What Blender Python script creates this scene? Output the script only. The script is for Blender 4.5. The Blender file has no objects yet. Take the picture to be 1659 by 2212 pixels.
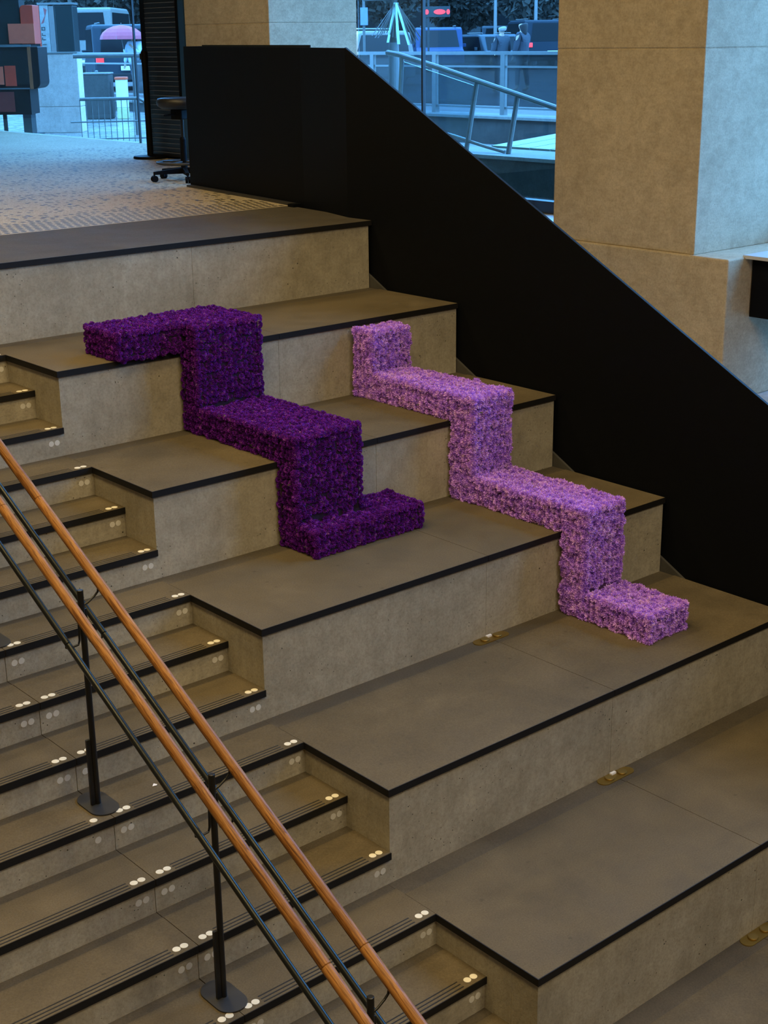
import bpy, bmesh, math, random
import numpy as np
from mathutils import Vector, Matrix
random.seed(7); rng = np.random.default_rng(7)
S = bpy.context.scene
COL = S.collection
# ------------------------------------------------------------------ camera
G, R, XR = 0.28774, 0.15, 2.8557          # going, rise of a step, width of the seating
D = 3 * G
cam = bpy.data.cameras.new('camera'); camo = bpy.data.objects.new('camera', cam); COL.objects.link(camo)
cam.sensor_fit = 'HORIZONTAL'; cam.sensor_width = 36.0; cam.lens = 3072.9 / 1659 * 36
cam.clip_start = 0.05; cam.clip_end = 400
yaw, pit, rol = 0.70816, -0.32096, -0.012504
fw = Vector((math.sin(yaw) * math.cos(pit), math.cos(yaw) * math.cos(pit), math.sin(pit)))
rt = Vector((math.cos(yaw), -math.sin(yaw), 0)); up = rt.cross(fw)
c_, s_ = math.cos(rol), math.sin(rol)
rt2 = c_ * rt + s_ * up; up2 = -s_ * rt + c_ * up
camo.matrix_world = Matrix(((rt2.x, up2.x, -fw.x, -3.40923), (rt2.y, up2.y, -fw.y, -7.13863), (rt2.z, up2.z, -fw.z, 1.61051), (0, 0, 0, 1)))
S.camera = camo
CAM = Vector((-3.40923, -7.13863, 1.61051))
# ------------------------------------------------------------------ sky, lights, exposure
W = bpy.data.worlds.new('overcast_sky'); S.world = W; W.use_nodes = True
bg = W.node_tree.nodes['Background']; bg.inputs[0].default_value = (0.27, 0.575, 1.0, 1); bg.inputs[1].default_value = 11.3
S.view_settings.view_transform = 'Standard'; S.view_settings.look = 'None'
S.view_settings.gamma = 1; S.view_settings.use_curve_mapping = False; S.view_settings.exposure = 0.0

def area(name, loc, rot, sx, sy, power, color, portal=False):
    l = bpy.data.lights.new(name, 'AREA'); l.shape = 'RECTANGLE'; l.size = sx; l.size_y = sy
    l.energy = power; l.color = color
    if portal: l.cycles.is_portal = True
    o = bpy.data.objects.new(name, l); COL.objects.link(o); o.location = loc; o.rotation_euler = rot
    return o
WARM = (1.0, 0.73, 0.33)
for i, (x, y, p) in enumerate(((-2.6, -4.2, 85), (-0.2, -3.6, 75), (-2.6, -1.0, 75), (-0.2, -0.6, 75), (0.8, 2.6, 75), (-2.6, 2.8, 60), (-3.0, -7.5, 90), (0.5, -8.5, 185), (-2.0, -11.0, 150))):
    area('ceiling_or_fill_lamp', (x, y, 5.35), (0, 0, 0), 1.2, 1.2, p * 1.16, WARM if y > -8 else (1.0, .86, .66))  # the paler lamps behind the camera are added fill to brighten the risers

# ------------------------------------------------------------------ material helpers
class NT:
    def __init__(s, name):
        s.m = bpy.data.materials.new(name); s.m.use_nodes = True; s.t = s.m.node_tree; s.t.nodes.clear()
        s.out = s.n('ShaderNodeOutputMaterial'); s.b = s.n('ShaderNodeBsdfPrincipled'); s.l(s.b, 0, s.out, 0)
    def n(s, k, **a):
        x = s.t.nodes.new(k)
        for q, v in a.items(): setattr(x, q, v)
        return x
    def l(s, a, i, b, j): s.t.links.new(a.outputs[i], b.inputs[j])
    def coord(s, which='Object', scale=(1, 1, 1)):
        t = s.n('ShaderNodeTexCoord') if which != 'World' else s.n('ShaderNodeNewGeometry')
        mp = s.n('ShaderNodeMapping'); s.l(t, 'Position' if which == 'World' else which, mp, 0); mp.inputs['Scale'].default_value = scale
        return mp
    def noise(s, co, scale, detail=4, rough=.6, dist=0):
        x = s.n('ShaderNodeTexNoise'); s.l(co, 0, x, 'Vector'); x.inputs['Scale'].default_value = scale
        x.inputs['Detail'].default_value = detail; x.inputs['Roughness'].default_value = rough; x.inputs['Distortion'].default_value = dist
        return x
    def ramp(s, src, out, stops):
        r = s.n('ShaderNodeValToRGB'); s.l(src, out, r, 0); e = r.color_ramp.elements
        while len(e) < len(stops): e.new(.5)
        for q, (p, c) in zip(e, stops):
            q.position = p; q.color = (*c, 1) if len(c) == 3 else c
        return r
    def mix(s, kind, f, a, b):
        x = s.n('ShaderNodeMixRGB', blend_type=kind)
        for i, v in ((0, f), (1, a), (2, b)):
            if isinstance(v, tuple) and hasattr(v[0], 'outputs'): s.l(v[0], v[1], x, i)
            elif isinstance(v, tuple): x.inputs[i].default_value = (*v, 1)
            else: x.inputs[i].default_value = v
        return x
    def bump(s, src, out, strength, dist=.01, prev=None):
        b = s.n('ShaderNodeBump'); s.l(src, out, b, 'Height'); b.inputs['Strength'].default_value = strength; b.inputs['Distance'].default_value = dist
        if prev: s.l(prev, 0, b, 'Normal')
        return b

def plain(name, col, rough=.5, metal=0, emit=None, strength=1, spec=.5):
    k = NT(name); b = k.b
    b.inputs['Base Color'].default_value = (*col, 1); b.inputs['Roughness'].default_value = rough; b.inputs['Metallic'].default_value = metal
    b.inputs['Specular IOR Level'].default_value = spec
    co = k.coord('World'); n = k.noise(co, 14, 3)
    r = k.ramp(n, 0, ((.2, tuple(c * .88 for c in col)), (.8, tuple(min(1, c * 1.1) for c in col)))); k.l(r, 0, b, 'Base Color')
    if emit: b.inputs['Emission Color'].default_value = (*emit, 1); b.inputs['Emission Strength'].default_value = strength
    return k.m

def concrete(name, c0, c1, pit=.5, streak=(3, 3, .5), bumps=.5, rough=.82, sk=.45):
    k = NT(name); co = k.coord('World'); cs = k.coord('World', streak)
    n1 = k.noise(co, 1.7, 6, .65, .4); n2 = k.noise(cs, 9, 5, .65); n3 = k.noise(co, 75, 5, .75); n4 = k.noise(co, 11, 5, .7, .5)
    r = k.ramp(n1, 0, ((.3, c0), (.7, c1)))
    r2 = k.ramp(n2, 0, ((.3, (.80,) * 3), (.7, (1.10,) * 3))); m = k.mix('MULTIPLY', sk, (r, 0), (r2, 0))
    r3 = k.ramp(n3, 0, ((.28, (.66,) * 3), (.5, (1, 1, 1)), (.74, (1.22, 1.21, 1.18)))); m = k.mix('MULTIPLY', .75, (m, 0), (r3, 0))
    r4 = k.ramp(n4, 0, ((.3, (.76, .75, .73)), (.55, (1, 1, 1)), (.75, (1.12, 1.11, 1.08)))); m2 = k.mix('MULTIPLY', .7, (m, 0), (r4, 0))
    nm = k.noise(co, 4, 3); mk = k.ramp(nm, 0, ((pit, (0, 0, 0)), (pit + .05, (1, 1, 1)))); last = m2; bp_ = k.bump(n3, 0, bumps, .004)
    for sc, lo, hi in ((24, .07, .115), (55, .10, .17)):
        v = k.n('ShaderNodeTexVoronoi'); k.l(co, 0, v, 'Vector'); v.inputs['Scale'].default_value = sc
        vr = k.n('ShaderNodeSeparateColor'); k.l(v, 'Color', vr, 0); some = k.ramp(vr, 0, ((.76, (0, 0, 0)), (.80, (1, 1, 1))))
        pr = k.ramp(v, 'Distance', ((lo, (1, 1, 1)), (hi, (0, 0, 0)))); pm = k.mix('MULTIPLY', 1, (pr, 0), (mk, 0)); pm = k.mix('MULTIPLY', 1, (pm, 0), (some, 0))
        last = k.mix('MIX', (pm, 0), (last, 0), tuple(c * .16 for c in c0))
        inv = k.n('ShaderNodeInvert'); k.l(pm, 0, inv, 1); bp_ = k.bump(inv, 0, .8, .006, bp_)
    k.l(last, 0, k.b, 'Base Color'); k.l(bp_, 0, k.b, 'Normal')
    k.b.inputs['Roughness'].default_value = rough; k.b.inputs['Specular IOR Level'].default_value = .25
    return k.m

def stone(name, c0, c1, rough=.6, grain=.25):
    k = NT(name); co = k.coord('World')
    n1 = k.noise(co, 1.6, 5, .6, .6); n2 = k.noise(co, 130, 3, .7); n3 = k.noise(co, 6, 4)
    r = k.ramp(n1, 0, ((.3, c0), (.7, c1))); r2 = k.ramp(n2, 0, ((.3, (.72,) * 3), (.7, (1.25,) * 3)))
    m = k.mix('MULTIPLY', .7, (r, 0), (r2, 0)); r3 = k.ramp(n3, 0, ((.35, (.86,) * 3), (.65, (1.06,) * 3))); m2 = k.mix('MULTIPLY', .8, (m, 0), (r3, 0))
    # odd dark drips and spots
    v = k.n('ShaderNodeTexVoronoi'); k.l(co, 0, v, 'Vector'); v.inputs['Scale'].default_value = 7
    sp = k.ramp(v, 'Distance', ((.03, (.72,) * 3), (.09, (1,) * 3))); m3 = k.mix('MULTIPLY', 1, (m2, 0), (sp, 0))
    k.l(m3, 0, k.b, 'Base Color'); b = k.bump(n2, 0, grain, .002); k.l(b, 0, k.b, 'Normal')
    rr = k.ramp(n3, 0, ((.3, (rough - .08,) * 3), (.7, (rough + .08,) * 3))); k.l(rr, 0, k.b, 'Roughness')
    k.b.inputs['Specular IOR Level'].default_value = .14
    return k.m

def wood(name):
    k = NT(name); co = k.coord('Object', (1, 1, .06)); n = k.noise(co, 55, 5, .6, 1.8); n2 = k.noise(k.coord('Object', (1, 1, .03)), 260, 3, .6)
    n3 = k.noise(k.coord('Object', (1, 1, .25)), 6, 4)
    r = k.ramp(n, 0, ((.30, (.065, .022, .0035)), (.44, (.215, .082, .015)), (.56, (.37, .168, .040)), (.64, (.16, .058, .010)), (.78, (.28, .112, .022))))
    r2 = k.ramp(n2, 0, ((.3, (.72,) * 3), (.7, (1.15,) * 3))); m = k.mix('MULTIPLY', .8, (r, 0), (r2, 0))
    r3 = k.ramp(n3, 0, ((.3, (.62, .52, .42)), (.5, (.95,) * 3), (.72, (1.25, 1.2, 1.1)))); m2 = k.mix('MULTIPLY', .85, (m, 0), (r3, 0)); k.l(m2, 0, k.b, 'Base Color')
    k.b.inputs['Roughness'].default_value = .48; k.b.inputs['Specular IOR Level'].default_value = .3
    return k.m

def petals(name, stops, trans):
    k = NT(name); co = k.coord('World'); n = k.noise(co, 34, 2, .5); n2 = k.noise(co, 300, 2, .6)
    r = k.ramp(n, 0, stops); r2 = k.ramp(n2, 0, ((.3, (.72,) * 3), (.7, (1.25,) * 3))); m = k.mix('MULTIPLY', .8, (r, 0), (r2, 0))
    k.l(m, 0, k.b, 'Base Color'); k.b.inputs['Roughness'].default_value = .75; k.b.inputs['Specular IOR Level'].default_value = .15
    tl = k.n('ShaderNodeBsdfTranslucent'); k.l(m, 0, tl, 0); mx = k.n('ShaderNodeMixShader'); mx.inputs[0].default_value = trans
    k.l(k.b, 0, mx, 1); k.l(tl, 0, mx, 2); k.l(mx, 0, k.out, 0)
    return k.m

def glass(name, tint, refl=.08, rough=0.0, haze=0.0, hazecol=(.4, .55, .7)):
    k = NT(name); k.t.nodes.remove(k.b)
    tr = k.n('ShaderNodeBsdfTransparent'); tr.inputs[0].default_value = (*tint, 1)
    gl = k.n('ShaderNodeBsdfGlossy'); gl.inputs['Roughness'].default_value = rough; gl.inputs[0].default_value = (1, 1, 1, 1)
    lw = k.n('ShaderNodeLayerWeight'); lw.inputs[0].default_value = .5
    pw = k.n('ShaderNodeMath', operation='POWER'); k.l(lw, 'Facing', pw, 0); pw.inputs[1].default_value = 5
    mx = k.n('ShaderNodeMixShader'); ml = k.n('ShaderNodeMath', operation='MULTIPLY_ADD'); k.l(pw, 0, ml, 0); ml.inputs[1].default_value = .9; ml.inputs[2].default_value = refl
    k.l(ml, 0, mx, 0); k.l(tr, 0, mx, 1); k.l(gl, 0, mx, 2); last = mx
    if haze:
        df = k.n('ShaderNodeBsdfDiffuse'); n = k.noise(k.coord('World', (1, 1, 5)), 3, 4)
        r = k.ramp(n, 0, ((.3, tuple(c * .75 for c in hazecol)), (.7, hazecol))); k.l(r, 0, df, 0)
        m2 = k.n('ShaderNodeMixShader'); m2.inputs[0].default_value = haze; k.l(last, 0, m2, 1); k.l(df, 0, m2, 2); last = m2
    k.l(last, 0, k.out, 0)
    return k.m

M = {}
M['riser'] = concrete('fair_faced_concrete', (.30, .265, .19), (.44, .395, .295))
M['column'] = concrete('board_cast_concrete', (.40, .325, .215), (.50, .415, .285), pit=.66, streak=(1, 1, 4))
M['tread'] = stone('honed_basalt', (.097, .077, .046), (.138, .109, .066), .72)
M['landing'] = stone('dimmed_landing_basalt', (.066, .057, .045), (.090, .079, .062), .82, .12)  # darker copy of the tread basalt, standing in for weaker landing light
M['strip'] = stone('honed_basalt_strip', (.075, .062, .044), (.105, .087, .060))
M['nosing'] = plain('black_nosing', (.0095, .0090, .0085), .6, spec=.22)
M['groove'] = plain('black_grip_inlay', (.006, .006, .006), .7)
M['dot'] = plain('cream_contrast_dot', (.80, .76, .62), .5)
M['rdot'] = plain('grey_contrast_dot', (.66, .63, .54), .5)
M['black'] = plain('black_powder_coat', (.0026, .0032, .0046), .6, spec=.10)
M['edge'] = plain('brushed_edge', (.011, .014, .015), .6, spec=.12)
M['stringer'] = plain('grey_stringer', (.06, .058, .052), .6)
M['metal'] = plain('dark_bronze_metal', (.020, .023, .022), .28, .55)
M['post'] = plain('black_post_steel', (.006, .006, .006), .4)
M['plate'] = plain('grey_base_plate', (.040, .040, .040), .5, .3)
M['wood'] = wood('oiled_hardwood')
M['brass'] = plain('worn_brass', (.30, .20, .045), .38, .75)
M['brassd'] = plain('brass_cap', (.26, .18, .05), .45, .6)
M['white'] = plain('white_paper', (.82, .80, .78), .6)
M['dark'] = petals('deep_purple_petals', ((.25, (.06, .004, .14)), (.48, (.125, .009, .28)), (.64, (.20, .02, .38)), (.74, (.36, .14, .42))), .05)
M['light'] = petals('lavender_petals', ((.25, (.33, .13, .70)), (.45, (.60, .29, .98)), (.60, (.78, .44, 1.0)), (.78, (.90, .62, .86))), .10)
M['darkcore'] = plain('shade_dark_foam_core', (.014, .003, .026), .9)  # core coloured like the shade between the dark blossoms
M['lightcore'] = plain('shade_stem_foam_core', (.09, .035, .12), .9)  # core colour imitates shade in the gaps of the lavender blossoms
M['leaf'] = plain('green_stems', (.10, .14, .03), .8)
M['tile'] = None
M['cell'] = plain('dark_mat_cell', (.030, .027, .022), .6)
M['glass'] = glass('window_glass', (.60, .82, .95), .03)
M['frame'] = plain('black_window_frame', (.008, .010, .014), .4)
M['ceil'] = plain('ceiling_paint', (.26, .20, .13), .9)
M['wallp'] = plain('dark_wall_paint', (.15, .11, .07), .9)

# ------------------------------------------------------------------ mesh helpers
class MB:
    def __init__(s): s.v = []; s.f = []
    def add(s, vs, fs):
        o = len(s.v); s.v += [tuple(p) for p in vs]; s.f += [tuple(i + o for i in f) for f in fs]; return s
    def box(s, x0, x1, y0, y1, z0, z1):
        return s.add([(x0, y0, z0), (x1, y0, z0), (x1, y1, z0), (x0, y1, z0), (x0, y0, z1), (x1, y0, z1), (x1, y1, z1), (x0, y1, z1)],
                     [(3, 2, 1, 0), (4, 5, 6, 7), (0, 1, 5, 4), (1, 2, 6, 5), (2, 3, 7, 6), (3, 0, 4, 7)])
    def prism(s, poly, z0, z1, axis='z'):
        n = len(poly)
        def P(a, b, c): return {'z': (a, b, c), 'x': (c, a, b), 'y': (a, c, b)}[axis]
        vs = [P(a, b, z0) for a, b in poly] + [P(a, b, z1) for a, b in poly]
        return s.add(vs, [tuple(range(n))[::-1], tuple(range(n, 2 * n))] + [(i, (i + 1) % n, (i + 1) % n + n, i + n) for i in range(n)])
    def tube(s, pts, r, n=10, cap=True):
        pts = [Vector(p) for p in pts]; rs = r if isinstance(r, (list, tuple)) else [r] * len(pts)
        vs = []; a = None
        for i, p in enumerate(pts):
            t = (pts[min(i + 1, len(pts) - 1)] - pts[max(i - 1, 0)]).normalized()
            if a is None: a = t.orthogonal().normalized()
            else: a = (a - t * a.dot(t)).normalized()
            b = t.cross(a)
            for k in range(n):
                q = 2 * math.pi * k / n; vs.append(p + (a * math.cos(q) + b * math.sin(q)) * rs[i])
        fs = []
        for i in range(len(pts) - 1):
            for k in range(n): fs.append((i * n + k, i * n + (k + 1) % n, (i + 1) * n + (k + 1) % n, (i + 1) * n + k))
        if cap: fs += [tuple(range(n))[::-1], tuple(range((len(pts) - 1) * n, len(pts) * n))]
        return s.add(vs, fs)
    def lathe(s, prof, c=(0, 0, 0), n=24):
        vs = []; fs = []
        for r, z in prof:
            for k in range(n):
                q = 2 * math.pi * k / n; vs.append((c[0] + r * math.cos(q), c[1] + r * math.sin(q), c[2] + z))
        for i in range(len(prof) - 1):
            for k in range(n): fs.append((i * n + k, i * n + (k + 1) % n, (i + 1) * n + (k + 1) % n, (i + 1) * n + k))
        fs += [tuple(range(n))[::-1], tuple(range((len(prof) - 1) * n, len(prof) * n))]
        return s.add(vs, fs)
    def stadium(s, cx, cy, hx, hy, z0, z1, n=8):
        r = min(hx, hy); p = []
        for k in range(4):
            for j in range(n + 1):
                q = math.pi / 2 * (k + j / n); sx = (1, -1, -1, 1)[k]; sy = (1, 1, -1, -1)[k]
                p.append((cx + sx * (hx - r) + r * math.cos(q), cy + sy * (hy - r) + r * math.sin(q)))
        return s.prism(p, z0, z1)

def obj(name, mb, mat, parent=None, bevel=0, smooth=False, seg=2):
    me = bpy.data.meshes.new(name); me.from_pydata(mb.v, [], mb.f); me.update()
    o = bpy.data.objects.new(name, me); COL.objects.link(o)
    me.materials.append(M[mat] if isinstance(mat, str) else mat)
    if parent: o.parent = parent
    if smooth:
        for p in me.polygons: p.use_smooth = True
    if bevel:
        b = o.modifiers.new('bevel', 'BEVEL'); b.width = bevel; b.segments = seg; b.limit_method = 'ANGLE'
    return o
def tag(o, label, cat, group=None, kind=None):
    o['label'] = label; o['category'] = cat
    if group: o['group'] = group
    if kind: o['kind'] = kind
    return o
def thing(name, label, cat, loc=(0, 0, 0), rz=0, group=None):
    o = bpy.data.objects.new(name, None); COL.objects.link(o); o.location = loc; o.rotation_euler = (0, 0, rz); o.empty_display_size = .1
    return tag(o, label, cat, group)
def struct(o, label=None):
    o['kind'] = 'structure'
    if label: o['label'] = label
    return o
def copy_tree(o, parent=None):
    c = o.copy(); COL.objects.link(c)
    if parent: c.parent = parent
    for ch in list(o.children): copy_tree(ch, c)
    return c

# ------------------------------------------------------------------ room shell
XG = 5.95                                                     # glazing plane
struct(obj('wall_left', MB().box(-5.1, -4.9, -14, 15, -3.2, 5.6), 'wallp'), 'dark painted side wall left of the stairs')
struct(obj('wall_front', MB().box(-5.1, 6.2, -14.2, -14, -3.2, 5.6), 'wallp'), 'dark wall behind the camera')
struct(obj('wall_back', MB().box(-5.1, 6.2, 15, 15.2, -3.2, 5.6), 'wallp'), 'far wall of the entrance hall')
struct(obj('floor', MB().box(-5.1, 6.2, -14, 15, -3.4, -3.2), 'wallp'), 'unseen slab added to close off light below the stairs')  # slab added so sky light cannot leak up under the stairs
struct(obj('wall_right', MB().box(XG + .01, 6.2, -14, 15, -3.2, -1.102), 'wallp'), 'unseen wall added to close off light below the windows')  # added to shut out sky light below floor level
struct(obj('ceiling', MB().box(-5.1, 6.3, -14, 15, 5.5, 5.6), 'ceil'), 'ceiling above the stair hall')

# ------------------------------------------------------------------ floors
k = NT('pale_mat_floor'); co = k.coord('World'); n = k.noise(co, 90, 4, .7); n2 = k.noise(co, 1.2, 3)
r = k.ramp(n, 0, ((.35, (.24, .20, .135)), (.65, (.52, .44, .31)))); r2 = k.ramp(n2, 0, ((.3, (.85,) * 3), (.7, (1.05,) * 3)))
m = k.mix('MULTIPLY', .8, (r, 0), (r2, 0)); k.l(m, 0, k.b, 'Base Color'); k.b.inputs['Roughness'].default_value = .68; k.b.inputs['Specular IOR Level'].default_value = .15
nb = k.noise(k.coord('World', (1, 1.6, 1)), 24, 3); bp = k.bump(nb, 0, .75, .012); k.l(bp, 0, k.b, 'Normal'); M['tile'] = k.m
fl = obj('floor', MB().prism([(-4.9, 1.42), (3.04, 1.42), (3.36, 3.3), (XG + .1, 3.3), (XG + .1, 15), (-4.9, 15)], .30, .45), 'tile'); struct(fl, 'pale perforated landing floor shining with window light')
cells = MB(); px, py = .058, .080
row = 0; y = 1.475
while y < 8.0:
    x = .45 + (y - 1.45) * .46 + (row % 2) * px / 2; x -= (x - .45) % px - (row % 2) * px / 2; xm = min(3.02 + (y - 1.42) * .17 if y < 3.25 else 9, 5.8)
    while x < xm:
        far = min(1, max(0, (y - 1.72) / .5))
        if random.random() > .55 * far:
            jx, jy = random.uniform(-.35, .35) * px * far, random.uniform(-.4, .4) * py * far; sc = 1 - .45 * far * random.random()
            a, b = px * .34 * random.uniform(.9, 1.1) * sc, py * .31 * sc; cx, cy = x + jx, y + jy
            if not (y < 3.25 and cx > xm - .02): cells.add([(cx - a, cy, .4508), (cx - a * .55, cy - b, .4508), (cx + a * .55, cy - b, .4508), (cx + a, cy, .4508), (cx + a * .55, cy + b, .4508), (cx - a * .55, cy + b, .4508)], [(0, 1, 2, 3, 4, 5)])
        x += px
    y += py; row += 1
co_ = obj('mat_cells', cells, 'cell', fl); co_['kind'] = 'stuff'
struct(obj('floor', MB().box(2.93, XG + .1, -14, 3.25, -1.1, -.9), concrete('lower_floor_concrete', (.42, .41, .39), (.52, .51, .49), pit=.8)), 'pale concrete lower floor beyond the black balustrade')
struct(obj('floor', MB().box(-4.9, 2.93, -14, -5.0, -2.9, -2.7), 'tread'), 'stone floor at the foot of the stairs')

# ------------------------------------------------------------------ seating terrace
OV, T = .012, .032
terrace = thing('seating_terrace', 'broad concrete seating steps with dark stone seats and black edges', 'seating', (XR / 2, -.6, -.9))
def child(o, p):
    o.parent = p; o.matrix_parent_inverse = Matrix.Translation(-Vector(p.location)); return o
def part(name, mb, mat, root, bevel=0, smooth=False): return child(obj(name, mb, mat, None, bevel, smooth), root)
def sub(name, mb, mat, p, bevel=0):                # sub-part of a part whose own data are in world space
    return obj(name, mb, mat, p, bevel)
for kk in range(-1, 7):
    z = -.45 * kk; yf = -D * kk - 2 * G; yb = yf + D + OV
    if kk >= 0:
        for x0, x1 in ((0, 1.4285), (1.4315, XR)):
            sl = part('seat_slab', MB().box(x0 + (.004 if x0 == 0 else 0), x1, yf + .004, yb - .105, z - T, z), 'tread', terrace)
            sub('nosing', MB().box(x0, x1, yf, yf + .004, z - T, z + .0003), 'nosing', sl)
            if x0 == 0: sub('nosing', MB().box(0, .004, yf + .004, -D * kk + .004, z - T, z + .0003), 'nosing', sl)
            part('back_strip', MB().box(x0, x1, yb - .103, yb + .05, z - T, z - .003), 'strip', terrace)
    else:
        sl = part('seat_slab', MB().prism([(0, yf + .004), (2.872, yf + .004), (2.905, .342), (3.035, 1.42), (0, 1.42)], z - T, z), 'landing', terrace)
        sub('nosing', MB().box(0, 2.872, yf, yf + .004, z - T, z + .0003), 'nosing', sl)
    for x0, x1 in ((OV, 1.429), (1.431, XR - .004)):
        part('riser_panel', MB().box(x0, x1, yf + OV, yf + OV + .14, z - .47, z - T), 'riser', terrace)
    part('end_panel', MB().box(OV, .14, yf + OV + .141, -D * kk + .02, z - .47, z - T), 'riser', terrace)
    part('end_panel', MB().box(XR - .12, XR - .004, yf + OV + .141, yf + D, z - .47, z - T), 'riser', terrace)

# ------------------------------------------------------------------ staircase
stairs = thing('staircase', 'narrower concrete steps with cream dots and black grip lines beside the seating', 'stairs', (-1.2, -2.2, -1.2))
SEG = ((-.9585, 0), (-2.9, -.9615), (-4.88, -2.903))
for n in range(-3, 18):
    z = -R * n; y0 = -G * n; y1 = y0 + G + OV
    for si, (x0, x1) in enumerate(SEG):
        x1b = x1 + ((OV if n % 3 else .0025) if x1 == 0 else 0)
        if n == -3: y1 = 1.42
        sl = part('step_slab', MB().box(x0, x1b, y0 + .004, y1 - .05, z - T, z), 'tread', stairs)
        sub('nosing', MB().box(x0, x1b if n % 3 else x1, y0, y0 + .004, z - T, z + .0003), 'nosing', sl)
        part('back_strip', MB().box(x0, x1b if n % 3 else x1 - .001, y1 - .048, y1 + .04, z - T, z - .003), 'strip', stairs)
        rp = part('step_riser', MB().box(x0, x1 + OV if x1 == 0 else x1, y0 + OV, y0 + OV + .12, z - R - .02, z - T), 'riser', stairs)
        if si < 2:
            for gy in (.018, .037, .056):
                sub('grip_groove', MB().box(x0 + (.10 if si == 0 else .05), x1 - .10, y0 + gy - .0029, y0 + gy + .0029, z - .004, z + .0008), 'groove', sl)
            ds = [x1 - .027, x1 - .061] + ([x0 + .041, x0 + .075] if si == 0 else [])
            if si == 1: ds = [x1 - .040, x1 - .074]
            if 0 <= n < 16:
                for dx in ds:
                    if n == 9 and si == 1 and dx > -1.02: continue
                    sub('contrast_dot', MB().stadium(dx, y0 + .038, .0158, .0158, z - .002, z + .0012, 5), 'dot', sl)
                    mbd = MB(); mbd.prism([(dx + .0148 * math.cos(q * math.pi / 8), z - .077 + .0148 * math.sin(q * math.pi / 8)) for q in range(16)], y0 + OV - .0012, y0 + OV + .004, 'y')
                    sub('riser_dot', mbd, 'rdot', rp)

# ------------------------------------------------------------------ brass floor boxes
bp0 = None
for kk, where in ((1, 'half hidden behind the dark purple flower run'), (3, 'at the back of the seat left of the lavender flowers'), (4, 'at the back of the lower seat, white tag between two caps'), (5, 'at the right edge of the photo on the lowest seat')):
    t = thing('brass_floor_box', 'brass rounded floor plate ' + where, 'floor box', (1.435, -D * kk + G + OV - .035, -.45 * kk - .003), 0, 'brass floor boxes at the backs of the seats')
    obj('plate', MB().stadium(0, 0, .118, .034, 0, .004), 'brass', t)
    for sx in (-.045, .045):
        obj('cap', MB().lathe([(.022, .004), (.024, .010), (.022, .013)], (sx, 0, 0), 20), 'brassd', t)
    if kk != 5: obj('tag', MB().box(-.016, .018, .012, .026, .004, .014), 'white', t)

# ------------------------------------------------------------------ black balustrade
bal = thing('balustrade', 'tall black steel balustrade panel sloping down beside the seating', 'balustrade', (2.88, -.5, .4))
SL = R / G
def ztop(y): return 1.557 + SL * (y - .54)
part('sloped_panel', MB().prism([(.54, 1.557), (.54, -.5), (.0, -.7), (-6.4, SL * -6.4 - .5), (-6.4, ztop(-6.4))], 2.874, 2.890, 'x'), 'black', bal)
e = MB(); e.add([(2.873, .54, 1.5575), (2.891, .54, 1.5575), (2.891, -6.4, ztop(-6.4) + .0005), (2.873, -6.4, ztop(-6.4) + .0005)], [(0, 1, 2, 3)])
e = MB().prism([(.54, 1.557), (-6.4, ztop(-6.4)), (-6.4, ztop(-6.4) + .004), (.54, 1.561)], 2.8735, 2.8905, 'x'); part('edge_trim', e, 'edge', bal)
PL = [(2.874, .54), (2.905, .54), (3.095, 1.29), (3.345, 3.2)]
mbp = MB()
pts = [(2.874, .54, 1.557), (3.075, 1.29, 1.561), (3.345, 3.2, 1.573)]; vs = []
for x, y, z in pts: vs += [(x, y, -.5), (x + .015, y, -.5), (x + .015, y, z), (x, y, z)]
fs = [(0, 1, 2, 3), (11, 10, 9, 8)]
for i in range(2):
    a = 4 * i
    for q in range(4): fs.append((a + q, a + 4 + q, a + 4 + (q + 1) % 4, a + (q + 1) % 4))
part('landing_panel', MB().add(vs, fs), 'black', bal)
part('end_panel', MB().box(3.345, 3.52, 3.185, 3.2, -.5, 1.573), 'black', bal)
part('outer_panel', MB().add([(3.10, 1.21, -.5), (3.112, 1.21, -.5), (3.54, 3.2, -.5), (3.528, 3.2, -.5), (3.10, 1.21, 1.577), (3.112, 1.21, 1.577), (3.54, 3.2, 1.582), (3.528, 3.2, 1.582)],
     [(3, 2, 1, 0), (4, 5, 6, 7), (0, 1, 5, 4), (1, 2, 6, 5), (2, 3, 7, 6), (3, 0, 4, 7)]), 'edge', bal)
part('base_shoe', MB().add([(3.04, 1.36, .45), (3.08, 1.36, .45), (3.345, 3.2, .45), (3.305, 3.2, .45), (3.04, 1.36, .468), (3.08, 1.36, .468), (3.345, 3.2, .468), (3.305, 3.2, .468)],
     [(3, 2, 1, 0), (4, 5, 6, 7), (0, 1, 5, 4), (1, 2, 6, 5), (2, 3, 7, 6), (3, 0, 4, 7)]), 'plate', bal)
part('shoe_end', MB().box(2.985, 3.06, 1.30, 1.372, .45, .472), 'black', bal)
part('stringer', MB().prism([(.6, SL * .6 - .075), (.6, SL * .6 - .5), (-5.6, SL * -5.6 - .5), (-5.6, SL * -5.6 - .075)], XR + .001, 2.8735, 'x'), 'stringer', bal)

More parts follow.
